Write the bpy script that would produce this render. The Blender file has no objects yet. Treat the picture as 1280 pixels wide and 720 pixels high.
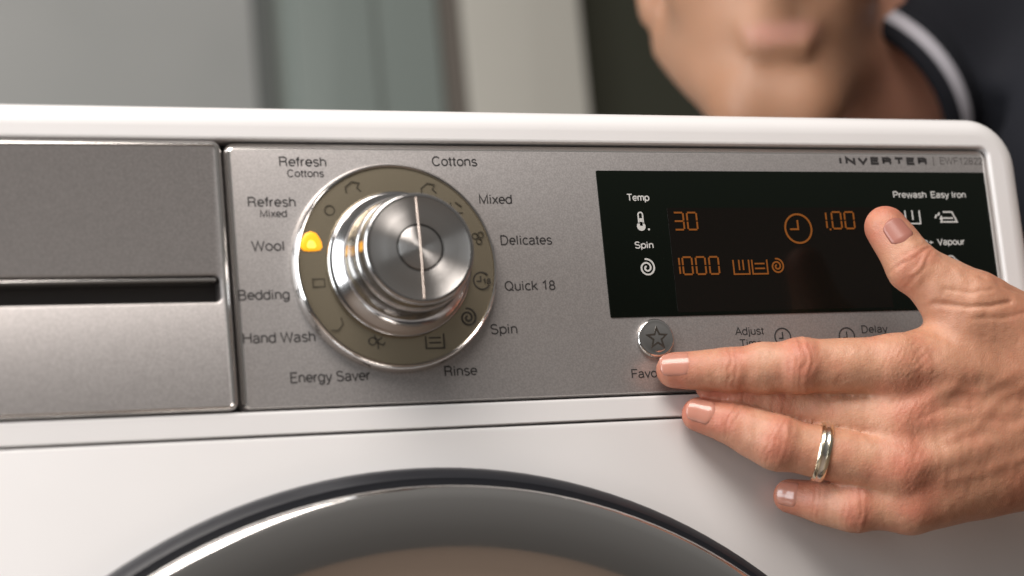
import bpy, bmesh, math, random
import numpy as np
from mathutils import Matrix, Vector

# ---------------------------------------------------------------- scene set-up
# Working frame (mm): x right along the control panel, y up, z out of the panel towards the viewer,
# origin at the panel's top left corner.  World = (x, -z, y) in metres.
S = 0.001
FLOOR = -835.0
def W3(p): return Vector((p[0]*S, -p[2]*S, p[1]*S))
scene = bpy.context.scene
COL = scene.collection
scene.render.resolution_x, scene.render.resolution_y = 1024, 576

cam_d = bpy.data.cameras.new('camera'); cam = bpy.data.objects.new('camera', cam_d); COL.objects.link(cam)
CR = [[0.9193838, 0.0249605, -0.3925689], [-0.1009713, 0.9795214, -0.1741913], [0.3801817, 0.1997869, 0.9030764]]
CP = (-186.93, -235.17, 800.22)
cols = [Vector((CR[0][i], -CR[2][i], CR[1][i])) for i in range(3)]
m = Matrix.Identity(4)
for i in range(3):
    for j in range(3): m[j][i] = cols[i][j]
m.translation = W3(CP)
cam.matrix_world = m
cam_d.sensor_width = 36.0
cam_d.lens = 2602.99/1280*36
cam_d.shift_x = (640-764.66)/1280
cam_d.shift_y = (410.88-360)/1280
cam_d.clip_start = 0.02; cam_d.clip_end = 60
cam_d.dof.use_dof = True
foc = W3((215, -60, 10)) - m.translation
cam_d.dof.focus_distance = -foc.dot(cols[2])
cam_d.dof.aperture_fstop = 5.6
scene.camera = cam

world = bpy.data.worlds.new('World'); scene.world = world; world.use_nodes = True
bgn = world.node_tree.nodes['Background']
bgn.inputs[1].default_value = 0.18
wt = world.node_tree; wg = wt.nodes.new('ShaderNodeTexCoord'); wsx = wt.nodes.new('ShaderNodeSeparateXYZ'); wr = wt.nodes.new('ShaderNodeValToRGB')
wm_ = wt.nodes.new('ShaderNodeMapRange'); wm_.inputs[1].default_value = -1; wt.links.new(wg.outputs['Generated'], wsx.inputs[0])
wt.links.new(wsx.outputs[2], wm_.inputs[0]); wt.links.new(wm_.outputs[0], wr.inputs[0]); wt.links.new(wr.outputs[0], bgn.inputs[0])
wr.color_ramp.elements[0].position = .15; wr.color_ramp.elements[0].color = (.22, .19, .165, 1)      # a room: darker low down
wr.color_ramp.elements[1].position = .85; wr.color_ramp.elements[1].color = (1.25, 1.2, 1.15, 1)

def area(name, loc, target, sx, sy, power, col):
    d = bpy.data.lights.new(name, 'AREA'); d.shape = 'RECTANGLE'; d.size = sx; d.size_y = sy
    d.energy = power; d.color = col
    o = bpy.data.objects.new(name, d); COL.objects.link(o)
    o.location = W3(loc); v = W3(target) - W3(loc)
    o.rotation_euler = v.to_track_quat('-Z', 'Y').to_euler()
    return o
area('window_light', (-1350, 260, 330), (90, -60, 0), 0.8, 1.3, 29, (0.93, 0.97, 1.0))
area('ceiling_light', (-380, 1350, 950), (180, -60, 0), 1.3, 0.95, 46, (1.0, 0.925, 0.87))

vs = scene.view_settings
vs.view_transform = 'Standard'; vs.look = 'None'; vs.exposure = -0.2; vs.gamma = 1.0; vs.use_curve_mapping = False
scene.cycles.use_denoising = True
scene.cycles.max_bounces = 8

# ---------------------------------------------------------------- materials
def mat(name, col=(.5, .5, .5), rough=.5, metal=0., spec=.5, emit=None, estr=0., coat=0., aniso=0.):
    mt = bpy.data.materials.new(name); mt.use_nodes = True
    b = mt.node_tree.nodes['Principled BSDF']
    b.inputs['Base Color'].default_value = (*col, 1); b.inputs['Roughness'].default_value = rough
    b.inputs['Metallic'].default_value = metal; b.inputs['Specular IOR Level'].default_value = spec
    b.inputs['Coat Weight'].default_value = coat; b.inputs['Coat Roughness'].default_value = .08
    if emit: b.inputs['Emission Color'].default_value = (*emit, 1); b.inputs['Emission Strength'].default_value = estr
    b.inputs['Anisotropic'].default_value = aniso; b.inputs['Anisotropic Rotation'].default_value = .25 if aniso > .6 else 0
    return mt
def nodes(mt):
    nt = mt.node_tree; return nt, nt.nodes['Principled BSDF'], nt.nodes.new, nt.links.new
def mixc(nt, fac, a, b):
    n = nt.nodes.new('ShaderNodeMix'); n.data_type = 'RGBA'
    nt.links.new(fac, n.inputs['Factor'])
    n.inputs['A'].default_value = (*a, 1); n.inputs['B'].default_value = (*b, 1)
    return n.outputs['Result']
def noise(nt, scale, detail=2., rough=.5, coord='Object', stretch=None):
    tc = nt.nodes.new('ShaderNodeTexCoord'); n = nt.nodes.new('ShaderNodeTexNoise')
    n.inputs['Scale'].default_value = scale; n.inputs['Detail'].default_value = detail; n.inputs['Roughness'].default_value = rough
    src = tc.outputs[coord]
    if stretch:
        mp = nt.nodes.new('ShaderNodeMapping'); mp.inputs['Scale'].default_value = stretch
        nt.links.new(src, mp.inputs[0]); src = mp.outputs[0]
    nt.links.new(src, n.inputs['Vector'])
    return n.outputs['Fac']
def ramp(nt, fac, lo, hi):
    r = nt.nodes.new('ShaderNodeMapRange'); r.inputs[1].default_value = lo; r.inputs[2].default_value = hi
    nt.links.new(fac, r.inputs[0]); return r.outputs[0]
def bump(nt, bsdf, h, strength, dist):
    b = nt.nodes.new('ShaderNodeBump'); b.inputs['Strength'].default_value = strength; b.inputs['Distance'].default_value = dist
    nt.links.new(h, b.inputs['Height']); nt.links.new(b.outputs[0], bsdf.inputs['Normal'])

M = {}
# silver metallic-flake lacquer
mt = mat('silver_lacquer', (.4, .38, .37), .36, .62, .5, coat=.12); nt, b, N, L = nodes(mt)
fl = noise(nt, 1500, 1.0, .5); fl2 = noise(nt, 420, 2.0, .6)
L(mixc(nt, ramp(nt, fl, .35, .68), (.39, .368, .36), (.49, .465, .455)), b.inputs['Base Color'])
L(ramp(nt, fl2, .2, .8), N('ShaderNodeMath').inputs[0])
mr = N('ShaderNodeMapRange'); mr.inputs[3].default_value = .34; mr.inputs[4].default_value = .46
L(fl2, mr.inputs[0]); L(mr.outputs[0], b.inputs['Roughness'])
bump(nt, b, fl, .05, .0003)
M['silver'] = mt
M['silver_edge'] = mat('silver_edge', (.62, .60, .58), .16, .9)
mt = mat('white_enamel', (.78, .765, .755), .32, 0, .5, coat=.3); nt, b, N, L = nodes(mt)
nz = noise(nt, 7, 4, .6)
L(mixc(nt, ramp(nt, nz, .3, .75), (.845, .83, .825), (.80, .785, .78)), b.inputs['Base Color'])
bump(nt, b, noise(nt, 900, 1, .5), .04, .0003)
M['white'] = mt
M['gap'] = mat('dark_gap', (.012, .012, .013), .6)
mt = mat('chrome', (.76, .74, .72), .07, 1.0); M['chrome'] = mt
nt, b, N, L = nodes(mt)
mr = N('ShaderNodeMapRange'); mr.inputs[3].default_value = .05; mr.inputs[4].default_value = .13
L(noise(nt, 60, 4, .6), mr.inputs[0]); L(mr.outputs[0], b.inputs['Roughness'])
M['dial'] = mat('dial_bronze', (.46, .395, .285), .22, .8)
def spun(name, col, rough, an):
    mt = mat(name, col, rough, 1.0, aniso=an); nt, b, N, L = nodes(mt)
    tg = N('ShaderNodeTangent'); tg.direction_type = 'RADIAL'; tg.axis = 'Y'
    L(tg.outputs[0], b.inputs['Tangent'])
    # concentric turning marks
    tc = N('ShaderNodeTexCoord'); sp = N('ShaderNodeSeparateXYZ'); L(tc.outputs['Object'], sp.inputs[0])
    cx = N('ShaderNodeCombineXYZ'); L(sp.outputs[0], cx.inputs[0]); L(sp.outputs[2], cx.inputs[1])
    ln = N('ShaderNodeVectorMath'); ln.operation = 'LENGTH'; L(cx.outputs[0], ln.inputs[0])
    n = N('ShaderNodeTexNoise'); n.noise_dimensions = '1D'; n.inputs['Scale'].default_value = 2600; n.inputs['Detail'].default_value = 2
    L(ln.outputs['Value'], n.inputs['W'])
    mr = N('ShaderNodeMapRange'); mr.inputs[3].default_value = rough*.75; mr.inputs[4].default_value = rough*1.3
    L(n.outputs['Fac'], mr.inputs[0]); L(mr.outputs[0], b.inputs['Roughness'])
    bump(nt, b, n.outputs['Fac'], .06, .0002)
    return mt
M['spun'] = spun('spun_steel', (.66, .64, .62), .31, .97)
M['turned'] = spun('turned_steel', (.50, .49, .485), .13, .5)
mt = mat('black_glass', (.004, .006, .004), .09, 0, .22); M['glass'] = mt
nt, b, N, L = nodes(mt)
mr = N('ShaderNodeMapRange'); mr.inputs[3].default_value = .06; mr.inputs[4].default_value = .16
L(noise(nt, 25, 4, .65), mr.inputs[0]); L(mr.outputs[0], b.inputs['Roughness'])
M['lcd'] = mat('lcd_window', (.006, .005, .004), .12, 0, .22, emit=(.020, .0115, .007), estr=.05)
M['segment'] = mat('lcd_segment', (.05, .02, .004), .4, emit=(.42, .115, .012), estr=.48)
M['ink'] = mat('panel_ink', (.028, .026, .026), .6)
M['ink_faint'] = mat('panel_ink_faint', (.16, .15, .145), .45, .3)
M['dial_ink'] = mat('dial_ink', (.035, .03, .024), .5)
M['dial_ink_faint'] = mat('dial_ink_faint', (.15, .132, .10), .25, .7)
M['print_white'] = mat('display_print', (.62, .62, .60), .5)
M['amber'] = mat('amber_lamp', (.8, .4, .02), .4, emit=(1.0, .36, .006), estr=1.05)
M['amber_hot'] = mat('amber_lamp_core', (.9, .6, .1), .4, emit=(1.0, .70, .10), estr=1.3)
M['rubber'] = mat('door_rubber', (.012, .013, .017), .38)
M['plastic_dark'] = mat('drawer_slot', (.05, .043, .04), .5)
M['tintglass'] = mat('door_glass', (.02, .02, .02), .05, 0, .6)
M['gold'] = mat('gold', (.86, .77, .58), .2, 1.0)
M['gold_white'] = mat('white_gold', (.86, .83, .76), .22, 1.0)

# ---------------------------------------------------------------- mesh helpers
def link(o, parent=None):
    COL.objects.link(o)
    if parent: o.parent = parent
    return o
def thing(name, base, label, cat):
    o = bpy.data.objects.new(name, None); o.empty_display_size = .05
    o.location = W3(base); COL.objects.link(o)
    o['label'] = label; o['category'] = cat
    return o
ORIG = {}
def origin_of(o):
    v = Vector((0, 0, 0))
    while o: v = v + o.location; o = o.parent
    return v
def mesh(name, V, F, mats, parent=None, org=None, smooth=True, angle=35., midx=None):
    """V in working mm; org = object origin in mm (default: the centre of its bounds)."""
    V = np.asarray(V, float)
    if org is None: org = (V.min(0)+V.max(0))/2
    ow = W3(org)
    me = bpy.data.meshes.new(name)
    vw = np.stack([V[:, 0]*S-ow[0], -V[:, 2]*S-ow[1], V[:, 1]*S-ow[2]], 1)
    me.from_pydata(vw.tolist(), [], [tuple(int(i) for i in f) for f in F])
    for q in (mats if isinstance(mats, (list, tuple)) else [mats]): me.materials.append(q)
    if midx is not None: me.polygons.foreach_set('material_index', np.asarray(midx, np.int32))
    bm = bmesh.new(); bm.from_mesh(me); bmesh.ops.remove_doubles(bm, verts=bm.verts, dist=1e-7)
    bmesh.ops.recalc_face_normals(bm, faces=bm.faces); bm.to_mesh(me); bm.free()
    if smooth:
        me.shade_smooth(); me.set_sharp_from_angle(angle=math.radians(angle))
    o = bpy.data.objects.new(name, me); link(o, parent)
    o.location = ow - (origin_of(parent) if parent else Vector((0, 0, 0)))
    return o
def rrect(x0, x1, y0, y1, r, n=8):
    """rounded rectangle loop, counter-clockwise; r = radius or (br, tr, tl, bl)."""
    if not isinstance(r, (list, tuple)): r = (r,)*4
    pts = []
    for (cx, cy, a0, rr) in ((x1, y0, -90, r[0]), (x1, y1, 0, r[1]), (x0, y1, 90, r[2]), (x0, y0, 180, r[3])):
        sx = -1 if cx == x1 else 1; sy = 1 if cy == y0 else -1
        for k in range(n+1):
            a = math.radians(a0+90*k/n)
            pts.append((cx+sx*rr+rr*math.cos(a), cy+sy*rr+rr*math.sin(a)))
    return pts
def loops_mesh(loops, cap0=True, cap1=True, closed=True):
    """loops: list of [(x,y,z)...] of equal length, skinned in order."""
    V = []; F = []; n = len(loops[0])
    for l in loops: V += [tuple(p) for p in l]
    for i in range(len(loops)-1):
        for k in range(n if closed else n-1):
            a = i*n+k; b_ = i*n+(k+1) % n
            F.append((a, b_, b_+n, a+n))
    if cap0: F.append(tuple(range(n-1, -1, -1)))
    if cap1: F.append(tuple((len(loops)-1)*n+k for k in range(n)))
    return V, F
def plate(x0, x1, y0, y1, zb, zt, r=2., ch=.6, n=6, seg=3):
    """slab with rounded front edge."""
    L_ = [[(x, y, zb) for x, y in rrect(x0, x1, y0, y1, r, n)]]
    for k in range(seg+1):
        a = math.pi/2*k/seg; ins = ch*(1-math.cos(a)); z = zt-ch+ch*math.sin(a)
        L_.append([(x, y, z) for x, y in rrect(x0+ins, x1-ins, y0+ins, y1-ins, max(r-ins, .05) if not isinstance(r, (list, tuple)) else tuple(max(q-ins, .05) for q in r), n)])
    return loops_mesh(L_)
def lathe(cx, cy, prof, n=96, cap0=False, cap1=False):
    L_ = []
    for r, z in prof:
        L_.append([(cx+r*math.cos(2*math.pi*k/n), cy+r*math.sin(2*math.pi*k/n), z) for k in range(n)])
    return loops_mesh(L_, cap0, cap1)
def merge(parts):
    V = []; F = []
    for v, f in parts:
        o = len(V); V += [tuple(p) for p in v]; F += [tuple(i+o for i in q) for q in f]
    return V, F
def box(x0, x1, y0, y1, z0, z1):
    V = [(x, y, z) for z in (z0, z1) for y in (y0, y1) for x in (x0, x1)]
    return V, [(0, 2, 3, 1), (4, 5, 7, 6), (0, 1, 5, 4), (2, 6, 7, 3), (0, 4, 6, 2), (1, 3, 7, 5)]
def stroke(pts, w, z, t=.12, closed=False):
    """raised flat line of print along a polyline (mitred)."""
    P = [np.array(p, float) for p in pts]; n = len(P); A = []; B = []
    for i in range(n):
        if closed: d0 = P[i]-P[i-1]; d1 = P[(i+1) % n]-P[i]
        else: d0 = P[i]-P[max(i-1, 0)] if i > 0 else P[1]-P[0]; d1 = P[min(i+1, n-1)]-P[i] if i < n-1 else P[-1]-P[-2]
        d0 = d0/(np.linalg.norm(d0)+1e-9); d1 = d1/(np.linalg.norm(d1)+1e-9)
        t_ = d0+d1; t_ = t_/(np.linalg.norm(t_)+1e-9); nn = np.array([-t_[1], t_[0]])
        c = max(.45, nn @ np.array([-d0[1], d0[0]]))
        A.append(P[i]+nn*w/2/c); B.append(P[i]-nn*w/2/c)
    V = []; F = []
    for i in range(n):
        V += [(*A[i], z), (*B[i], z), (*A[i], z+t), (*B[i], z+t)]
    for i in range(n if closed else n-1):
        a = 4*i; b_ = 4*((i+1) % n)
        F += [(a+2, a+3, b_+3, b_+2), (a, b_, b_+1, a+1), (a, a+2, b_+2, b_), (a+1, b_+1, b_+3, a+3)]
    if not closed: F += [(0, 1, 3, 2), (4*n-4, 4*n-2, 4*n-1, 4*n-3)]
    return V, F
def circ(cx, cy, r, a0=0, a1=360, n=28):
    return [(cx+r*math.cos(math.radians(a0+(a1-a0)*k/n)), cy+r*math.sin(math.radians(a0+(a1-a0)*k/n))) for k in range(n+1)]
def ring_stroke(cx, cy, r, w, z): return stroke(circ(cx, cy, r, 0, 360, 32)[:-1], w, z, closed=True)
def spiral(cx, cy, r, w, z, turns=2.1, a0=100):
    return stroke([(cx+r*(.14+.86*q)*math.cos(math.radians(a0-360*turns*(1-q))), cy+r*(.14+.86*q)*math.sin(math.radians(a0-360*turns*(1-q)))) for q in np.linspace(0, 1, 44)], w, z)
def arc(cx, cy, rx, ry, a0, a1, n=12):
    return [(cx+rx*math.cos(math.radians(a0+(a1-a0)*k/n)), cy+ry*math.sin(math.radians(a0+(a1-a0)*k/n))) for k in range(n+1)]
# plain grotesque lettering as pen strokes: cap height 1, x-height .73; glyph = (advance, [polylines])
XH = .73; LO = lambda cx=.29: arc(cx, XH/2, .235, XH/2-.01, 0, 360, 24)
GL = {
 'A': (.70, [[(.02, 0), (.34, 1), (.66, 0)], [(.14, .34), (.54, .34)]]),
 'B': (.68, [[(.09, 0), (.09, 1), (.36, 1)]+arc(.36, .765, .20, .235, 90, -90)+[(.09, .53)], [(.36, .53)]+arc(.38, .265, .22, .265, 90, -90)+[(.09, 0)]]),
 'C': (.74, [arc(.39, .5, .31, .5, 38, 322, 22)]),
 'D': (.74, [[(.09, 0), (.09, 1), (.32, 1)]+arc(.32, .5, .33, .5, 90, -90, 18)+[(.09, 0)]]),
 'E': (.64, [[(.58, 1), (.09, 1), (.09, 0), (.59, 0)], [(.09, .53), (.54, .53)]]),
 'F': (.60, [[(.56, 1), (.09, 1), (.09, 0)], [(.09, .52), (.50, .52)]]),
 'H': (.74, [[(.09, 0), (.09, 1)], [(.64, 0), (.64, 1)], [(.09, .53), (.64, .53)]]),
 'I': (.28, [[(.13, 0), (.13, 1)]]),
 'M': (.86, [[(.09, 0), (.09, 1), (.42, .06), (.75, 1), (.75, 0)]]),
 'N': (.74, [[(.09, 0), (.09, 1), (.63, 0), (.63, 1)]]),
 'P': (.66, [[(.09, 0), (.09, 1), (.36, 1)]+arc(.36, .73, .23, .27, 90, -90)+[(.09, .46)]]),
 'Q': (.80, [arc(.39, .5, .31, .49, 0, 360, 26), [(.46, .22), (.74, -.04)]]),
 'R': (.72, [[(.09, 0), (.09, 1), (.38, 1)]+arc(.38, .75, .22, .25, 90, -90)+[(.09, .5)], [(.38, .5)]+arc(.42, .30, .17, .2, 90, 0)+[(.60, .06), (.64, 0)]]),
 'S': (.68, [arc(.33, .755, .24, .245, 25, 230, 14)+[(.36, .51)]+arc(.34, .26, .26, .26, 65, -160, 14)]),
 'T': (.64, [[(.02, 1), (.60, 1)], [(.31, 0), (.31, 1)]]),
 'V': (.66, [[(.02, 1), (.32, 0), (.62, 1)]]),
 'W': (.96, [[(.02, 1), (.24, 0), (.47, .98), (.70, 0), (.92, 1)]]),
 'a': (.56, [arc(.26, .52, .19, .20, 160, 0)+[(.45, .10), (.51, .01)], [(.45, .43), (.26, .39)]+arc(.22, .195, .17, .195, 90, 300)+[(.40, .10), (.45, .22)]]),
 'c': (.52, [arc(.28, XH/2, .23, XH/2-.01, 45, 315, 18)]),
 'd': (.58, [LO(.27), [(.495, 0), (.495, 1)]]),
 'e': (.57, [[(.06, .38), (.515, .38)]+arc(.285, XH/2+.01, .23, XH/2-.02, 0, 312, 20)]),
 'f': (.30, [[(.13, 0), (.13, .82)]+arc(.25, .82, .12, .16, 180, 85, 6), [(.0, .70), (.27, .70)]]),
 'g': (.58, [LO(.27), [(.495, XH), (.495, .02)]+arc(.28, .0, .215, .26, 0, -155, 12)]),
 'h': (.56, [[(.07, 0), (.07, 1)], [(.07, .44)]+arc(.27, .47, .20, .25, 180, 0)+[(.47, 0)]]),
 'i': (.24, [[(.10, 0), (.10, XH)], [(.10, .87), (.10, 1)]]),
 'j': (.24, [[(.12, XH), (.12, -.16)]+arc(.02, -.16, .10, .1, 0, -80, 5), [(.12, .87), (.12, 1)]]),
 'k': (.52, [[(.07, 0), (.07, 1)], [(.45, XH), (.09, .32)], [(.20, .43), (.48, 0)]]),
 'l': (.24, [[(.10, 0), (.10, 1)]]),
 'm': (.84, [[(.07, 0), (.07, XH)], [(.07, .46)]+arc(.24, .49, .17, .23, 180, 0)+[(.41, 0)], [(.41, .46)]+arc(.585, .49, .175, .23, 180, 0)+[(.76, 0)]]),
 'n': (.56, [[(.07, 0), (.07, XH)], [(.07, .44)]+arc(.27, .47, .20, .25, 180, 0)+[(.47, 0)]]),
 'o': (.58, [LO()]),
 'p': (.58, [[(.07, XH), (.07, -.27)], LO(.30)]),
 'r': (.34, [[(.07, 0), (.07, XH)], [(.07, .42)]+arc(.29, .42, .22, .29, 180, 88, 8)]),
 's': (.50, [arc(.25, .545, .175, .175, 25, 240, 12)+arc(.25, .185, .19, .18, 75, -155, 12)]),
 't': (.30, [[(.13, .93), (.13, .14)]+arc(.24, .14, .11, .13, 180, 275, 6), [(.0, .70), (.27, .70)]]),
 'u': (.56, [[(.07, XH), (.07, .26)]+arc(.27, .26, .20, .25, 180, 360)+[(.47, XH)], [(.47, 0), (.47, .3)]]),
 'v': (.50, [[(.02, XH), (.25, 0), (.48, XH)]]),
 'w': (.74, [[(.02, XH), (.19, 0), (.36, .71), (.53, 0), (.70, XH)]]),
 'x': (.50, [[(.03, 0), (.46, XH)], [(.03, XH), (.46, 0)]]),
 'y': (.50, [[(.02, XH), (.25, .02)], [(.48, XH), (.22, -.16)]+[(.15, -.25), (.05, -.26)]]),
 '1': (.56, [[(.12, .76), (.33, .98), (.33, 0)]]),
 '2': (.56, [arc(.28, .72, .21, .27, 170, -30, 12)+[(.06, 0), (.51, 0)]]),
 '8': (.56, [arc(.28, .745, .18, .245, 0, 360, 20), arc(.28, .26, .22, .26, 0, 360, 20)]),
 '+': (.60, [[(.05, .38), (.55, .38)], [(.30, .13), (.30, .63)]]),
 ' ': (.26, []),
}
def text(name, s, x, y, width, cap, z, mt, parent, align='c', pen=.132, track=.035, wide=1.0):
    """printed lettering; width = overall width, cap = capital height, y = middle of the capitals."""
    pos = 0.; parts = []; ext = []
    for ch in s:
        adv, pl = GL[ch]
        for l in pl: parts.append([(pos+px, py) for px, py in l]); ext += [pos+px for px, py in l]
        pos += adv+track
    x0, x1 = min(ext), max(ext); w = pen*cap; sx = (width-w)/(x1-x0)
    X0 = x-(width/2 if align == 'c' else 0)+w/2
    geo = []
    for k, l in enumerate(parts):
        q = [(X0+(px-x0)*sx, y+(py-.5)*(cap-w)) for px, py in l]
        cl_ = math.hypot(q[0][0]-q[-1][0], q[0][1]-q[-1][1]) < 1e-6
        geo.append(stroke(q[:-1] if cl_ else q, w, z, .06+.0015*(k % 9), closed=cl_))
    return mesh(name, *merge(geo), mt, parent, smooth=False)

# ---------------------------------------------------------------- the place behind and below
def struct(o): o['kind'] = 'structure'; return o
mt = mat('dark_wall', (.032, .034, .020), .8); nt, b, N, L = nodes(mt)
L(mixc(nt, noise(nt, 3, 3, .6), (.024, .027, .016), (.042, .042, .026)), b.inputs['Base Color']); M['dark_wall'] = mt
mt = mat('pale_wall', (.55, .53, .47), .8); nt, b, N, L = nodes(mt)
L(mixc(nt, noise(nt, 2, 4, .6), (.50, .485, .43), (.60, .58, .52)), b.inputs['Base Color']); M['pale_wall'] = mt
mt = mat('grey_green_paint', (.24, .28, .26), .55); nt, b, N, L = nodes(mt)
L(mixc(nt, noise(nt, 2.5, 4, .6, stretch=(1, 1, .25)), (.20, .24, .22), (.29, .33, .31)), b.inputs['Base Color']); M['greygreen'] = mt
mt = mat('grey_paint', (.36, .37, .36), .6); nt, b, N, L = nodes(mt)
L(mixc(nt, noise(nt, 2.2, 3, .6), (.27, .285, .275), (.42, .42, .405)), b.inputs['Base Color']); M['grey_paint'] = mt
M['brown_trim'] = mat('brown_trim', (.15, .13, .11), .6); M['grey_trim'] = mat('grey_trim', (.12, .13, .122), .6)
mt = mat('floor_tile', (.3, .29, .27), .5); nt, b, N, L = nodes(mt)
L(mixc(nt, noise(nt, 4, 5, .6), (.16, .12, .09), (.25, .19, .15)), b.inputs['Base Color']); M['floor'] = mt
BZ = -1500.
struct(mesh('floor', *box(-1800, 3200, FLOOR-30, FLOOR, -1700, 1600), M['floor'], smooth=False))
struct(mesh('wall', *box(-1800, 3200, FLOOR, 1700, BZ-160, BZ-60), M['dark_wall'], smooth=False))
struct(mesh('wall_pillar', *plate(657, 815, FLOOR, 1700, BZ-60, BZ, 4, 4), M['pale_wall']))
struct(mesh('wall_left', *box(-1700, 398, FLOOR, 1700, BZ-60, BZ-12), M['grey_paint'], smooth=False))
dr = thing('room_door', (520, FLOOR, BZ), 'grey green room door with narrow frame posts on the wall behind the machine', 'door')
mesh('door_leaf', *plate(421, 632, FLOOR+8, 1250, BZ-56, BZ-20, 2, 2), M['greygreen'], dr)
mesh('door_panel', *plate(446, 548, FLOOR+900, 1150, BZ-20, BZ-10, 4, 4), M['greygreen'], dr)
mesh('frame_post', *plate(401, 420, FLOOR, 1290, BZ-58, BZ-4, 2, 2), M['grey_trim'], dr)
mesh('frame_post', *plate(634, 655, FLOOR, 1290, BZ-58, BZ-2, 2, 2), M['brown_trim'], dr)
mesh('frame_head', *plate(421, 633, 1252, 1290, BZ-58, BZ-4, 2, 2), M['brown_trim'], dr)

# ---------------------------------------------------------------- washing machine
wm = thing('washing_machine', (79, FLOOR, -300), 'white front loading washing machine with silver control panel and black display', 'washing machine')
XL, XR, YT = -221., 379., 16.5
KX, KY = 67.1, -53.0
# white fascia with a wide opening for drawer and panel
OX0, OX1, OY0, OY1 = -213.2, 361.6, -110.4, .9
L_ = []
for k in range(9):
    a = math.pi/2*k/8; R_ = 10.
    ins = R_*(1-math.cos(a)); z = 1.2-R_+R_*math.sin(a)
    if k == 0: L_.append([(x, y, -60) for x, y in rrect(XL, XR, -120.0, YT, (1, 24, 24, 1), 10)])
    bi = min(ins, 2.0)
    L_.append([(x, y, z) for x, y in rrect(XL+ins, XR-ins, -120.0+ins*.05, YT-ins, (1, 24-ins, 24-ins, 1), 10)])
L_.append([(x, y, 1.2) for x, y in rrect(XL+10.3, XR-10.3, -120.0+.8, YT-10.3, (1, 13.7, 13.7, 1), 10)])
for ins, z in ((-1.3, 1.2), (-1.0, 1.2), (-.3, .9), (0, .2), (0, -14)):
    L_.append([(x, y, z) for x, y in rrect(OX0+ins, OX1-ins, OY0+ins, OY1-ins, 4.5-ins, 10)])
mesh('fascia', *loops_mesh(L_, False, False), M['white'], wm)
mesh('fascia_backing', *box(OX0-2, OX1+2, OY0-2, OY1+2, -16, -9), M['gap'], wm, smooth=False)
# cabinet
cab = merge([box(XL+2, XR-2, FLOOR+14, -121, -600, -3), box(XL+2, XR-2, -121, 2, -600, -60.5), box(XL+8, XR-8, -122, -117, -40, -4)])
mesh('cabinet', *box(XL+2, XR-2, FLOOR+16, -126, -598, -9), M['white'], wm, smooth=False)
mesh('cabinet_neck', *box(XL+7, XR-7, -126.5, -112, -590, -11), M['gap'], wm, smooth=False)
mesh('cabinet_head', *box(XL+3, XR-3, -112.5, -2, -596, -59), M['white'], wm, smooth=False)
mesh('front_sheet', *plate(XL, XR, FLOOR+16, -120.7, -10, 0.6, 3, 1.0), M['white'], wm)
mesh('worktop', *plate(XL+1, XR-1, -2.5, 13, -600, -58, 4, 3), M['white'], wm)
for fx in (XL+45, XR-45):
    for fz in (-50, -550):
        ang = [2*math.pi*k/20 for k in range(20)]
        mesh('foot', *loops_mesh([[(fx+r*math.cos(a), y, fz+r*math.sin(a)) for a in ang] for r, y in ((22, FLOOR), (22, FLOOR+8), (10, FLOOR+9), (10, FLOOR+18))]), M['rubber'], wm)
# control panel: slab with a step and bright chamfer all round
loops = []
for ins, z in ((0, -9), (0, -1.7), (.4, -1.35), (1.4, -.85), (2.8, -.1), (3.2, 0)):
    loops.append([(x, y, z) for x, y in rrect(.2+ins*.75, 360.6-ins*.9, -109.3+ins*.2, -.2-ins, max(4.2-ins, .8), 8)])
V, F = loops_mesh(loops, True, True)
n = len(loops[0]); midx = [1 if 1 <= i//n <= 3 else 0 for i in range(n*(len(loops)-1))]+[0, 0]
cp = mesh('control_panel', V, F, [M['silver'], M['silver_edge']], wm, midx=midx)
PZ = 0.02
# programme names round the dial
for s, x, y, w, c in (('Refresh', 32.0, -8.1, 19.6, 4.3), ('Cottons', 32.8, -13.0, 15.4, 3.3), ('Refresh', 17.9, -25.0, 19.6, 4.3), ('Mixed', 18.3, -29.8, 11.0, 3.3),
                      ('Wool', 14.9, -43.2, 13.3, 4.4), ('Bedding', 12.0, -63.2, 20.8, 4.4), ('Hand Wash', 16.9, -80.7, 29.4, 4.5), ('Energy Saver', 36.6, -97.2, 33.0, 4.5),
                      ('Rinse', 91.7, -96.7, 14.2, 4.5), ('Spin', 112.2, -79.7, 11.8, 4.5), ('Quick 18', 125.7, -61.4, 22.8, 4.4), ('Delicates', 126.0, -41.7, 23.2, 4.4),
                      ('Mixed', 113.9, -23.9, 14.7, 4.4), ('Cottons', 97.2, -7.5, 20.0, 4.4)):
    text('lettering', s, x, y, w, c, PZ, M['ink'], cp)
text('lettering', 'INVERTER', 304.9, -5.9, 46.6, 3.7, PZ, M['ink'], cp, pen=.31, track=.2)
text('lettering', 'EWF12822', 346.7, -5.6, 23.6, 3.5, PZ, M['ink_faint'], cp)
mesh('print_bar', *stroke([(331.4, -3.7), (331.4, -7.9)], .45, PZ), M['ink_faint'], cp, smooth=False)
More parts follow.
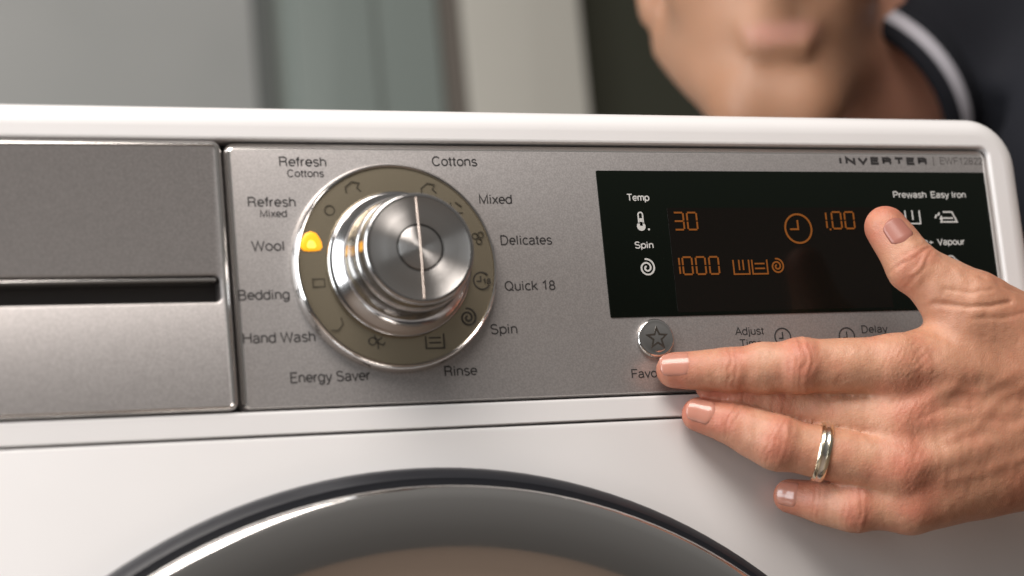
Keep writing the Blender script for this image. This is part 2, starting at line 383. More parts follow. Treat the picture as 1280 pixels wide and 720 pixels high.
# display
dg_ = mesh('display_glass', *plate(160.9, 357.9, -76.1, -11.2, -.5, .45, .6, .25, 3, 2), M['glass'], cp)
DZ = .5
mesh('lcd_window', *plate(192.6, 300.0, -74.5, -28.0, .40, .475, .4, .015, 3, 1), M['lcd'], cp)
LZ = .62
SEG = {'0': 'abcdef', '1': 'bc', '3': 'abcdg'}
def seven(x, y, ch, w=4.6, h=8.4, t=.75):
    g = .28; out = []
    xs0, xs1, ym, yt, yb = x+t/2, x+w-t/2, y, y+h/2-t/2, y-h/2+t/2
    for q in SEG[ch]:
        p = {'a': ((xs0+g, yt), (xs1-g, yt)), 'd': ((xs0+g, yb), (xs1-g, yb)), 'g': ((xs0+g, ym), (xs1-g, ym)),
             'b': ((xs1, ym+g), (xs1, yt-g)), 'c': ((xs1, yb+g), (xs1, ym-g)), 'f': ((xs0, ym+g), (xs0, yt-g)), 'e': ((xs0, yb+g), (xs0, ym-g))}[q]
        out.append(stroke(p, t, LZ))
    return out
def digits(st): mesh('lcd_digits', *merge(st), M['segment'], cp, smooth=False)
digits(seven(195.0, -34.0, '3', 5.3)+seven(201.4, -34.0, '0', 5.3))
digits(seven(266.6, -34.0, '1', 4.6)+[stroke([(272.0, -38.2), (272.8, -38.2)], .8, LZ)]+seven(273.4, -34.0, '0', 5.4)+seven(280.0, -34.0, '0', 5.4))
digits(seven(192.0, -54.0, '1', 4.0)+seven(196.9, -54.0, '0', 5.2)+seven(203.3, -54.0, '0', 5.2)+seven(209.7, -54.0, '0', 5.2))
mesh('lcd_clock', *merge([ring_stroke(256.1, -37.7, 6.6, .85, LZ), stroke([(256.0, -33.8), (256.0, -38.0), (251.9, -38.0)], .8, LZ)]), M['segment'], cp, smooth=False)
def basin(x, y, w, h, t, z, bars=0, lines=0):
    o = [stroke([(x-w/2, y+h/2), (x-w/2, y-h/2), (x+w/2, y-h/2), (x+w/2, y+h/2)], t, z)]
    for k in range(bars): xx = x+(k-(bars-1)/2)*w*.26; o.append(stroke([(xx, y+h/2), (xx, y-h*.22)], t, z))
    for k in range(lines): yy = y+h*.22-k*h*.34; o.append(stroke([(x-w*.33, yy), (x+w*.33, yy)], t, z))
    return o
mesh('lcd_icon', *merge(basin(225.5, -54.9, 7.6, 6.4, .65, LZ, bars=2)), M['segment'], cp, smooth=False)
mesh('lcd_icon', *merge(basin(234.6, -54.9, 7.4, 6.4, .65, LZ, lines=2)), M['segment'], cp, smooth=False)
mesh('lcd_icon', *spiral(243.2, -54.8, 3.5, .7, LZ, 2.0), M['segment'], cp, smooth=False)
# white print on the glass
pw = M['print_white']
text('lettering', 'Temp', 179.4, -23.3, 10.7, 3.3, DZ, pw, cp, pen=.15)
text('lettering', 'Spin', 179.9, -44.5, 8.8, 3.2, DZ, pw, cp, pen=.15)
text('lettering', 'Prewash', 316.1, -22.0, 17.6, 3.2, DZ, pw, cp, pen=.15)
text('lettering', 'Easy Iron', 336.8, -22.0, 18.8, 3.2, DZ, pw, cp, pen=.15)
text('lettering', 'Rinse+', 318.0, -44.3, 15.0, 3.2, DZ, pw, cp, pen=.15)
text('lettering', 'Vapour', 334.9, -44.4, 14.8, 3.2, DZ, pw, cp, pen=.15)
th = [stroke(circ(179.6, -31.0, 1.05, 0, 180, 10)+[(178.55, -35)], .6, DZ), stroke([(180.65, -31.0), (180.65, -35)], .6, DZ)]
V, F = lathe(179.5, -36.2, [(2.0, DZ), (2.0, DZ+.12)], 24, True, True)
mesh('icon', *merge(th+[(V, F), stroke([(179.6, -32.6), (179.6, -36)], 1.3, DZ), stroke([(182.6, -37.6), (183.4, -37.6)], .8, DZ)]), pw, cp, smooth=False)
mesh('icon', *spiral(180.1, -54.6, 3.9, .75, DZ, 2.0), pw, cp, smooth=False)
mesh('icon', *merge(basin(316.1, -32.6, 7.6, 6.2, .65, DZ, bars=1)), pw, cp, smooth=False)
mesh('icon', *merge([stroke([(332.6, -30.3), (337.4, -30.3), (339.6, -35.0), (331.0, -35.0), (331.8, -33.2), (337.6, -33.2)], .7, DZ),
                     stroke([(330.6, -30.6), (329.8, -32.0)], .8, DZ), stroke([(329.0, -31.6), (328.0, -33.2)], .8, DZ), stroke([(331.6, -32.2), (330.6, -33.8)], .7, DZ)]), pw, cp, smooth=False)
cl = circ(330.9, -55.6, 1.9, 250, 110, 8)+circ(333.6, -53.4, 2.3, 160, 20, 10)+circ(336.6, -55.4, 1.9, 70, -90, 8)
mesh('icon', *merge([stroke(cl, .65, DZ)]+[stroke([(331.6+1.5*k, -56.0), (331.3+1.5*k, -58.0)], .5, DZ) for k in range(3)]), pw, cp, smooth=False)
# lower keys
text('lettering', 'Adjust', 226.2, -83.5, 14.3, 3.7, PZ, M['ink'], cp)
text('lettering', 'Time', 226.2, -88.9, 11.0, 3.7, PZ, M['ink'], cp)
text('lettering', 'Delay', 289.0, -84.2, 13.4, 3.7, PZ, M['ink'], cp)
text('lettering', 'Start', 288.0, -89.6, 11.0, 3.7, PZ, M['ink'], cp)
text('lettering', 'Favourites', 167.9, -100.6, 26.0, 4.1, PZ, M['ink'], cp, align='l')
for x, y, sg in ((242.2, -86.6, '-'), (274.4, -87.2, '+')):
    pl = [stroke(circ(x, y, 3.9, -20, 300, 26), .6, PZ), stroke([(x, y+2.2), (x, y-.6), (x-1.9, y-.6)], .6, PZ), stroke([(x+1.3, y-2.4), (x+3.1, y-2.4)], .6, PZ)]
    if sg == '+': pl.append(stroke([(x+2.2, y-1.5), (x+2.2, y-3.3)], .6, PZ))
    mesh('icon', *merge(pl), M['ink'], cp, smooth=False)
# favourites button
bx_, by_ = 180.4, -85.8
fb = mesh('favourites_button', *lathe(bx_, by_, [(8.6, -.4), (8.6, 1.2), (8.35, 1.8), (7.9, 2.2), (7.3, 2.3), (6.9, 2.25), (6.0, 2.5), (4.5, 2.8), (2.5, 3.02), (.01, 3.1)], 64, True, True), M['chrome'], wm)
st = []
for k in range(10):
    r = 4.5 if k % 2 == 0 else 1.95; a = math.radians(90+36*k); st.append((bx_-.1+r*math.cos(a), by_-.2+r*math.sin(a)))
mesh('star_icon', *stroke(st, .85, 2.75, .38, closed=True), M['dial_ink'], fb, smooth=False)
# dial ring
dial = mesh('dial_ring', *lathe(KX, KY, [(41.9, 1.0), (41.6, 4.4), (41.0, 5.0), (36, 5.5), (31, 5.75), (27, 5.8), (26.0, 5.4)], 128), M['dial'], wm)
mesh('dial_bezel', *lathe(KX, KY, [(43.9, -.3), (44.0, .6), (43.7, 2.4), (43.2, 4.2), (42.6, 5.4), (42.0, 5.85), (41.4, 5.6), (41.1, 4.8)], 128), M['chrome'], dial)
IZ = 5.62
def at_ring(deg, r=35.6): return KX+r*math.cos(math.radians(deg)), KY+r*math.sin(math.radians(deg))
di, df = M['dial_ink'], M['dial_ink_faint']
def dicon(parts, m_): mesh('icon', *merge(parts), m_, dial, smooth=False)
x, y = 102.4, -60.2
dicon([stroke(circ(x, y, 3.6, 40, 330, 24), .6, IZ), stroke([(x-.4, y+2.0), (x-.4, y-.2), (x-2.2, y-.2)], .55, IZ)], di)
text('lettering', '18', x+2.3, y-.2, 3.4, 2.4, IZ, di, dial, pen=.18)
dicon([spiral(94.9, -75.6, 3.9, .75, IZ, 2.0)], di)
dicon(basin(79.8, -85.0, 7.8, 6.0, .6, IZ, lines=2), di)
x, y = 55.2, -84.6
dicon([ring_stroke(x-1.8, y+.2, 1.5, .5, IZ), ring_stroke(x+.8, y+2.2, 1.4, .5, IZ), stroke([(x-.4, y), (x+2.6, y-1.6), (x+3.4, y-.4)], .5, IZ), stroke([(x+.6, y+.6), (x+.4, y-3)], .5, IZ)], di)
x, y = 102.6, -42.2
dicon([ring_stroke(x-1.4, y+1.0, 1.2, .5, IZ), ring_stroke(x+1.2, y+1.6, 1.2, .5, IZ), ring_stroke(x+.2, y-1.2, 1.2, .5, IZ)], df)
for x, y in ((50.6, -20.2), (82.8, -20.8)):
    dicon([stroke([(x-3, y-2.6), (x-3.2, y), (x-.4, y+2.2), (x+2.6, y+1.6), (x+1.6, y-.4), (x+3.2, y-2.0)], .55, IZ)], df)
x, y = 94.4, -29.0
dicon([stroke([(x-2.6, y+2.2), (x-2.6, y-2.2), (x+2.4, y-2.2)], .5, IZ), stroke([(x-.6, y+2.4), (x+2.2, y+.4)], .5, IZ)], df)
x, y = 39.2, -77.0
dicon([stroke([(x-2.4, y-2.4), (x+.4, y-2.6), (x+2.6, y-.2), (x+2.0, y+2.6)], .5, IZ)], df)
x, y = 33.2, -60.0
dicon([stroke([(x-2.4, y+1.6), (x+2.4, y+1.6), (x+2.4, y-1.6), (x-2.4, y-1.6)], .5, IZ, closed=True)], df)
x, y = 40.0, -30.0
dicon([ring_stroke(x, y, 2.0, .5, IZ)], df)
# lit wool symbol
x, y = 31.4, -43.2
blob = [(x+q*math.cos(math.radians(a)), y+q*math.sin(math.radians(a))) for a, q in ((90, 4.5), (60, 4.3), (30, 3.9), (0, 4.2), (-25, 4.9), (-45, 4.8), (-70, 3.9), (-110, 3.9), (-135, 4.7), (-158, 4.9), (180, 4.3), (150, 3.9), (120, 4.3))]
def blobl(sc, z): return [(x+(px-x)*sc, y+(py-y)*sc, z) for px, py in blob]
mesh('wool_lamp', *loops_mesh([blobl(1, 5.2), blobl(1, 5.75), blobl(.9, 6.0), blobl(.55, 6.15)], True, True), M['amber'], dial)
mesh('wool_lamp_core', *loops_mesh([[(px-.1, py-1.1, 6.12) for px, py, _ in blobl(.42, 0)], [(px-.1, py-1.1, 6.3) for px, py, _ in blobl(.36, 0)]], True, True), M['amber_hot'], dial)
# knob: flared foot, waist, drum and dished face
kprof = [(26.2, 5.4), (29.4, 5.7), (30.3, 6.3), (30.6, 7.4), (30.3, 8.5), (29.6, 9.2), (29.1, 9.3), (28.6, 9.7), (27.5, 10.7), (26.4, 11.9), (25.4, 13.1), (24.6, 14.4), (24.1, 16.4), (23.8, 20.0), (23.7, 25.4),
         (23.9, 26.0), (23.9, 26.6), (23.6, 27.1), (23.1, 27.4), (22.9, 28.0), (22.8, 33.6), (22.6, 34.6), (22.0, 35.3), (21.2, 35.6), (20.8, 35.5)]
knob = mesh('knob', *lathe(KX, KY, kprof, 128), M['turned'], wm, org=(KX, KY, 0))
mesh('knob_face', *lathe(KX, KY, [(21.0, 35.52), (20.4, 35.3), (15, 35.55), (9.9, 35.75), (9.6, 35.7)], 128), M['spun'], knob, org=(KX, KY, 0))
mesh('knob_groove', *lathe(KX, KY, [(9.7, 35.75), (9.5, 35.0), (9.0, 35.0), (8.8, 35.7)], 96), M['gap'], knob)
mesh('knob_cap', *lathe(KX, KY, [(9.0, 35.1), (8.8, 35.8), (8.3, 36.0), (4, 36.1), (.01, 36.15)], 96, False, True), M['spun'], knob, org=(KX, KY, 0))
bar = []
for yy, z in ((-20.6, 35.5), (-20.2, 35.7), (-9.8, 36.0), (-8.4, 36.3), (8.4, 36.3), (9.8, 36.0), (20.2, 35.7), (20.6, 35.5)):
    bar.append([(KX-.32, KY+yy, z-1.2), (KX+.32, KY+yy, z-1.2), (KX+.32, KY+yy, z), (KX+.1, KY+yy, z+.2), (KX-.1, KY+yy, z+.2), (KX-.32, KY+yy, z)])
M['pointer'] = mat('pointer_inlay', (.62, .50, .42), .3, .6)
mesh('knob_pointer', *loops_mesh(bar, True, True), M['pointer'], knob)
# detergent drawer: front with a finger slot
DX0, DX1, DY0, DY1 = -212.2, -1.5, -109.6, .2
loops = []
for ins, z in ((0, -8.5), (0, .2), (.4, 1.5), (1.2, 2.3), (2.2, 2.6), (2.9, 2.2)):
    loops.append([(x, y, z) for x, y in rrect(DX0+ins, DX1-ins, DY0+ins*.7, DY1-ins, max(4.0-ins, .6), 8)])
for ins, z in ((-1.2, 2.2), (-.4, 1.8), (0, .9), (0, -7.5)):
    loops.append([(x, y, z) for x, y in rrect(-176+ins, -5.6-ins, -66.0+ins, -55.4-ins, 2.4-ins*.6, 8)])
V, F = loops_mesh(loops, True, True)
n = len(loops[0]); midx = [1 if 2 <= i//n <= 4 else 2 if i//n >= 8 else 0 for i in range(n*(len(loops)-1))]+[2, 2]
drawer = mesh('detergent_drawer', V, F, [M['silver'], M['silver_edge'], M['plastic_dark']], wm, midx=midx)
mesh('grip_lip', *plate(-172, -7, -57.6, -56.2, -6, 1.2, .5, .4, 3, 2), M['silver_edge'], drawer)
# door
DCX, DCY = 67., -377.
door = mesh('door', *lathe(DCX, DCY, [(240.5, .2), (240.5, 5), (239, 9), (235.5, 11.5), (232.8, 11.0), (231.5, 9.6)], 160), M['rubber'], wm)
mesh('door_bezel', *lathe(DCX, DCY, [(232.6, 8.5), (232.4, 14.0), (231.6, 17.0), (230.0, 18.4), (226, 19.0), (221, 19.3), (214, 18.6), (205, 16.6), (196, 13.6), (187, 9.8), (180, 7.2), (174, 6.4), (170, 6.2)], 160), M['chrome'], door)
mesh('door_glass', *lathe(DCX, DCY, [(171.5, 6), (166, 13), (150, 19), (110, 22), (60, 23), (.01, 23.2)], 96, False, True), M['tintglass'], door)

# ---------------------------------------------------------------- the person (implicit surfaces, meshed)
def cap(P, a, b_, ra, rb):
    a = np.asarray(a, np.float32); b_ = np.asarray(b_, np.float32); ab = b_-a
    t = np.clip(((P-a) @ ab)/(ab @ ab), 0, 1)
    return np.linalg.norm(P-a-t[:, None]*ab, axis=1)-(ra+(rb-ra)*t)
def smin(a, b_, k):
    h = np.maximum(k-np.abs(a-b_), 0)/k
    return np.minimum(a, b_)-h*h*k*.25
def ell(P, c, r, Rm=None):
    q = P-np.asarray(c, np.float32)
    if Rm is not None: q = q @ Rm
    r = np.asarray(r, np.float32); k0 = np.linalg.norm(q/r, axis=1); k1 = np.linalg.norm(q/(r*r), axis=1)+1e-9
    return k0*(k0-1)/k1
def nets(sdf, lo, hi, h):
    ax = [np.arange(lo[i], hi[i]+h, h, dtype=np.float32) for i in range(3)]
    nx, ny, nz = map(len, ax)
    G = np.stack(np.meshgrid(*ax, indexing='ij'), -1).reshape(-1, 3)
    Fv = np.concatenate([sdf(G[i:i+400000]) for i in range(0, len(G), 400000)]).reshape(nx, ny, nz)
    ins = Fv < 0
    c8 = [(i, j, k) for i in (0, 1) for j in (0, 1) for k in (0, 1)]
    cnt = sum(ins[i:nx-1+i, j:ny-1+j, k:nz-1+k].astype(np.int8) for i, j, k in c8)
    act = (cnt > 0) & (cnt < 8); I, J, K = np.nonzero(act)
    idx = -np.ones(act.shape, np.int64); idx[I, J, K] = np.arange(len(I))
    acc = np.zeros((len(I), 3)); num = np.zeros(len(I))
    for d in range(3):
        for c in c8:
            if c[d]: continue
            e = list(c); e[d] = 1
            f0 = Fv[I+c[0], J+c[1], K+c[2]]; f1 = Fv[I+e[0], J+e[1], K+e[2]]
            ok = (f0 < 0) != (f1 < 0); t = np.where(ok, f0/(f0-f1+1e-12), 0)
            p = np.tile(np.array(c, float), (len(I), 1)); p[:, d] = t
            acc += p*ok[:, None]; num += ok
    V = np.stack([I, J, K], 1)+acc/num[:, None]
    V = np.array([lo[0], lo[1], lo[2]])+V*h
    Fs = []
    for d in range(3):
        s0 = [slice(None)]*3; s1 = [slice(None)]*3; s0[d] = slice(0, -1); s1[d] = slice(1, None)
        ch = ins[tuple(s0)] != ins[tuple(s1)]
        a = (d+1) % 3; b_ = (d+2) % 3
        Q = np.stack(np.nonzero(ch), 1); up = ins[tuple(s0)][tuple(Q.T)]
        sh = np.array(act.shape); ok = (Q[:, a] > 0) & (Q[:, b_] > 0) & (Q[:, a] < sh[a]) & (Q[:, b_] < sh[b_])
        Q = Q[ok]; up = up[ok]; vi = []
        for da, db in ((-1, -1), (0, -1), (0, 0), (-1, 0)):
            q = Q.copy(); q[:, a] += da; q[:, b_] += db; vi.append(idx[tuple(q.T)])
        f = np.stack(vi, 1); f[~up] = f[~up][:, ::-1]; Fs.append(f)
    return V, np.concatenate(Fs)
def grad(sdf, V, e=.4):
    V = V.astype(np.float32); g = np.stack([sdf(V+np.eye(3, dtype=np.float32)[i]*e)-sdf(V-np.eye(3, dtype=np.float32)[i]*e) for i in range(3)], 1)
    return g/(np.linalg.norm(g, axis=1)[:, None]+1e-9)
def settle(sdf, V, it=2):
    for _ in range(it): V = V-grad(sdf, V)*np.clip(sdf(V.astype(np.float32)), -2, 2)[:, None]*.9
    return V
def subdivide(V, F):
    me = bpy.data.meshes.new('tmp'); me.from_pydata(V.tolist(), [], F.tolist())
    o = bpy.data.objects.new('tmp', me); COL.objects.link(o)
    md = o.modifiers.new('s', 'SUBSURF'); md.levels = 1; md.subdivision_type = 'CATMULL_CLARK'
    dg = bpy.context.evaluated_depsgraph_get(); e = bpy.data.meshes.new_from_object(o.evaluated_get(dg))
    v = np.zeros(len(e.vertices)*3, np.float32); e.vertices.foreach_get('co', v)
    f = np.zeros(len(e.loops), np.int32); e.loops.foreach_get('vertex_index', f)
    bpy.data.objects.remove(o); bpy.data.meshes.remove(me); bpy.data.meshes.remove(e)
    return v.reshape(-1, 3).astype(float), f.reshape(-1, 4)
rng = np.random.RandomState(4)
LAT = rng.rand(64, 64, 64).astype(np.float32)
def vnoise(P, s):
    q = P/s; i = np.floor(q).astype(int); f = q-i; f = f*f*(3-2*f); o = 0
    for dx in (0, 1):
        for dy in (0, 1):
            for dz in (0, 1):
                w = (f[:, 0] if dx else 1-f[:, 0])*(f[:, 1] if dy else 1-f[:, 1])*(f[:, 2] if dz else 1-f[:, 2])
                o = o+w*LAT[(i[:, 0]+dx) % 64, (i[:, 1]+dy) % 64, (i[:, 2]+dz) % 64]
    return o

A_ = lambda *p: np.array(p, float)
# joints of the left hand (tip, last joint, middle joint, knuckle), radii to match
FING = {
 'index': ([A_(184.0, -101.2, 8.4), A_(205.2, -103.4, 19), A_(231.8, -105.0, 31), A_(271.2, -108.6, 43)], [7.6, 9.3, 11.3, 12.6]),
 'middle': ([A_(201.5, -107.5, 8.2), A_(212.5, -112.0, 9.8), A_(229.5, -118.0, 12.5), A_(271.3, -132.5, 37)], [7.8, 9.4, 11.2, 12.6]),
 'ring': ([A_(193.5, -120.4, 7.6), A_(205.5, -126.0, 14), A_(221.5, -136.4, 23), A_(268.9, -152.0, 40)], [7.2, 8.8, 11.2, 12.0]),
 'pinky': ([A_(232.5, -157.6, 8.0), A_(242.0, -161.6, 17), A_(253.0, -165.4, 27), A_(274.6, -168.0, 36)], [7.4, 8.8, 10.4, 11.2]),
 'thumb': ([A_(278.2, -46.6, 38), A_(285.6, -65.5, 44), A_(309.0, -86.5, 51), A_(340.3, -107.1, 54)], [9.2, 11.6, 13.6, 16.5]),
}
WR1, WR2 = A_(366, -121, 57), A_(367, -149, 50)
ELB = A_(590, -70, -130)
def finger_sdf(P, nm):
    j, r = FING[nm]
    d = cap(P, j[0], j[1], r[0], r[1])
    d = smin(d, cap(P, j[1], j[2], r[1]-.3, r[2]-.8), 2.5)
    d = smin(d, cap(P, j[2], j[3], r[2]-.5, r[3]), 3)
    # soft bulges: joint heads and pads
    d = smin(d, np.linalg.norm(P-j[2].astype(np.float32), axis=1)-r[2], 3.5)
    mid = ((j[1]+j[2])/2).astype(np.float32); d = smin(d, np.linalg.norm(P-mid-np.array([.5, 0, -1.2], np.float32), axis=1)-(r[1]+r[2])/2+.6, 5)
    return d
TM, TC = FING['thumb'][0][2], FING['thumb'][0][3]
def palm_sdf(P):
    d = None
    for nm, w, r0, r1 in (('index', WR1, 12.4, 15), ('middle', (WR1*.65+WR2*.35), 12.4, 16), ('ring', (WR1*.3+WR2*.7), 11.8, 16), ('pinky', WR2, 10.6, 15)):
        q = cap(P, FING[nm][0][3], w, r0, r1); d = q if d is None else smin(d, q, 9)
    d = smin(d, cap(P, TC, TM, 17.5, 13.8), 10)                                    # thumb base
    d = smin(d, cap(P, TC, WR1, 17.5, 17), 12)
    d = smin(d, cap(P, (TM*.62+TC*.38)+A_(-2, -3, -4), FING['index'][0][3]+A_(18, 4, -5), 9, 10), 14)  # web
    d = smin(d, cap(P, A_(292, -128, 34), A_(345, -128, 38), 15, 17), 12)           # flesh of the palm
    d = smin(d, cap(P, A_(290, -160, 28), A_(345, -155, 38), 13, 15), 12)           # little finger side
    f = smin(cap(P, WR1, ELB+A_(6, 10, 6), 19, 36), cap(P, WR2, ELB+A_(-6, -12, -6), 19, 36), 18)
    return smin(d, f, 14)
def hand_sdf(P):
    P = P.astype(np.float32, copy=False)
    pm = palm_sdf(P); out = None
    for nm in ('index', 'middle', 'ring', 'pinky', 'thumb'):
        q = smin(pm, finger_sdf(P, nm), 11 if nm == 'thumb' else 6)
        out = q if out is None else smin(out, q, 1.2)
    return out
HV, HF = nets(hand_sdf, (168, -190, -8), (440, -26, 82), 1.55)
HV = settle(hand_sdf, HV, 2)
HV, HF = subdivide(HV, HF)
HN = grad(hand_sdf, HV, .5)
P32 = HV.astype(np.float32)
D = {nm: finger_sdf(P32, nm) for nm in FING}
names = list(FING); near = np.argmin(np.stack([D[n] for n in names], 1), 1); dmin = np.min(np.stack([D[n] for n in names], 1), 1)
DORS = {'index': A_(-.15, .28, .95), 'middle': A_(-.2, .1, .97), 'ring': A_(-.2, .12, .97), 'pinky': A_(-.3, 0, .95), 'thumb': A_(-.2, -.05, .97)}
disp = np.zeros(len(HV)); red = np.zeros(len(HV)); pale = np.zeros(len(HV)); dark = np.zeros(len(HV))
jit = vnoise(HV, 3.0)-.5; jit2 = vnoise(HV, 7.0)-.5
for k, nm in enumerate(names):
    j, r = FING[nm]; sel = (near == k) & (dmin < 1.5); mask = sel*np.clip((1.5-dmin)/1.5+.4, 0, 1)
    dr_ = DORS[nm]/np.linalg.norm(DORS[nm])
    # distance along the finger chain from the tip
    best = np.full(len(HV), 1e9); s = np.zeros(len(HV)); base = 0; rad = np.zeros((len(HV), 3)); tang = np.zeros((len(HV), 3))
    for q in range(3):
        a, b_ = j[q], j[q+1]; ab = b_-a; l = np.linalg.norm(ab); tr = ((HV-a) @ ab)/(l*l)
        t = np.clip(tr, 0 if q else -1, 1)
        v = HV-a-np.clip(t, 0, 1)[:, None]*ab; dd = np.linalg.norm(v, axis=1); u = dd < best
        best = np.where(u, dd, best); s = np.where(u, base+t*l, s); rad = np.where(u[:, None], v/(dd[:, None]+1e-9), rad); base += l
    l1 = np.linalg.norm(j[1]-j[0]); l2 = l1+np.linalg.norm(j[2]-j[1]); l3 = l2+np.linalg.norm(j[3]-j[2])
    dors = np.clip((rad @ dr_+.25)/1.0, 0, 1)
    wob = s+jit*1.2+jit2*1.9+(rad @ np.cross(dr_, (j[1]-j[0])/l1))**2*1.0
    def groove(c, amp, w): return -amp*np.exp(-((wob-c)/w)**2)
    big = 1.5 if nm == 'thumb' else 1.0
    for off, am in ((-2.4, .14), (-.3, .40), (2.0, .24)):
        disp += mask*dors*groove(l1+off*big, (1.0 if nm in ('index', 'thumb') else .7)*am*big, .75*big)
    if nm != 'thumb':
        for off, am in ((-4.6, .16), (-2.0, .3), (.3, .52), (3.4, .26)):
            disp += mask*dors*groove(l2+off, (.9 if nm == 'index' else .65)*am, .85)
        disp += mask*dors*.5*np.exp(-((s-l2)/5)**2)
    # palm-side flexion folds
    palmar = np.clip(-(rad @ dr_)-.1, 0, 1)
    for c in (l1, l2): disp += mask*palmar*groove(c, .5, .9)
    red += mask*(.58*np.exp(-((s-l2)/7.5)**2)*dors+.32*np.exp(-((s-l1)/5)**2)*dors+.75*np.exp(-(np.clip(s, 0, 99)/9)**2))
    pale += mask*.5*np.exp(-((s-(l1+l2)/2)/6)**2)
    red += .55*np.exp(-(np.linalg.norm(HV-j[3]-dr_*11, axis=1)/11)**2)*(nm != 'thumb')
# knuckle skin at the base of index: crossing folds
for nm, amp in (('index', .34), ('middle', .26), ('ring', .22)):
    c = FING[nm][0][3]+A_(0, 0, 12); q = HV-c; w = np.exp(-(np.linalg.norm(q*A_(1, 1, .6), axis=1)/11)**2)
    ph = q[:, 0]*.92+q[:, 1]*.38+jit2*4+jit*1.6
    disp += -amp*w*(np.sin(ph*1.9)**8)-amp*.7*w*(np.sin((q[:, 0]*.8-q[:, 1]*.6+jit2*5)*1.5)**10)
# tendons, knuckle spur and veins on the back of the hand
back = np.clip(HN[:, 2]*1.6, 0, 1)
def ridge(pts, amp, w):
    d = np.full(len(HV), 1e9)
    for a, b_ in zip(pts[:-1], pts[1:]):
        a = np.array(a, float); b_ = np.array(b_, float); ab = b_-a; t = np.clip(((HV[:, :2]-a) @ ab)/(ab @ ab), 0, 1)
        d = np.minimum(d, np.linalg.norm(HV[:, :2]-a-t[:, None]*ab, axis=1))
    return amp*np.exp(-(d/w)**2)*back
disp += ridge([(274, -112), (300, -116), (332, -124), (362, -130)], .6, 4.4)
disp += ridge([(274, -128), (284, -122.5), (290, -120)], 1.3, 4.0)
disp += ridge([(276, -134), (305, -132), (340, -133), (362, -134)], .7, 4.2)
disp += ridge([(272, -152), (300, -146), (335, -140), (362, -138)], .7, 4.2)
for pts, amp in (([(285, -143), (299, -138), (312, -141), (330, -137), (352, -143), (372, -141)], .95), ([(299, -138), (309, -127), (323, -123), (345, -126)], .7),
                 ([(283, -160), (303, -157), (322, -152), (347, -154)], .8), ([(290, -122), (302, -124), (316, -117), (337, -115), (356, -110)], .7)):
    v = ridge(pts, 1.0, 2.3); disp += .45*amp*v; dark += .22*v
# creases where thumb meets hand
for pts, amp in (([(288, -84), (298, -88), (307, -88.5), (316, -87)], .9), ([(291, -79), (300, -82), (309, -81)], .45), ([(300, -93), (312, -94), (322, -92)], .4),
                 ([(307, -75), (316, -80), (327, -83), (338, -92)], .45), ([(322, -100), (333, -104), (346, -103)], .4), ([(275, -133), (287, -129), (297, -131)], .25),
                 ([(352, -112), (356, -124), (354, -137)], .5), ([(358, -110), (362, -124), (360, -138)], .5), ([(346, -116), (349, -128), (347, -140)], .35)):
    disp -= ridge(pts, amp, 1.15)
# lax skin texture
disp += back*((vnoise(HV*A_(1, .45, 1), 3.2)-.5)*.42+(vnoise(HV, 1.5)-.5)*.16)+(vnoise(HV, 12)-.5)*.7
HV = HV+HN*disp[:, None]
red = np.clip(red+(vnoise(HV, 9)-.5)*.6+(vnoise(HV, 26)-.5)*.5+(vnoise(HV, 3)-.5)*.25, 0, 1.2); pale = np.clip(pale+np.clip(vnoise(HV, 6)-.55, 0, 1)*.6, 0, 1); dark = np.clip(dark+np.clip((HV[:, 0]-265)/80, 0, 1)*.75*(.6+.8*vnoise(HV, 15)), 0, 1)  # dark: veins, plus shade painted into the skin, deepening towards the wrist
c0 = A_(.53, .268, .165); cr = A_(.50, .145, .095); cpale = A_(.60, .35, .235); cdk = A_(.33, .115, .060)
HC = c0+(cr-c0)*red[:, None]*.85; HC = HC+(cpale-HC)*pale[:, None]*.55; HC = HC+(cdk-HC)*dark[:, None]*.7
HC = np.clip(HC*(1+(vnoise(HV, 1.3)-.5)[:, None]*.10), .01, 1)

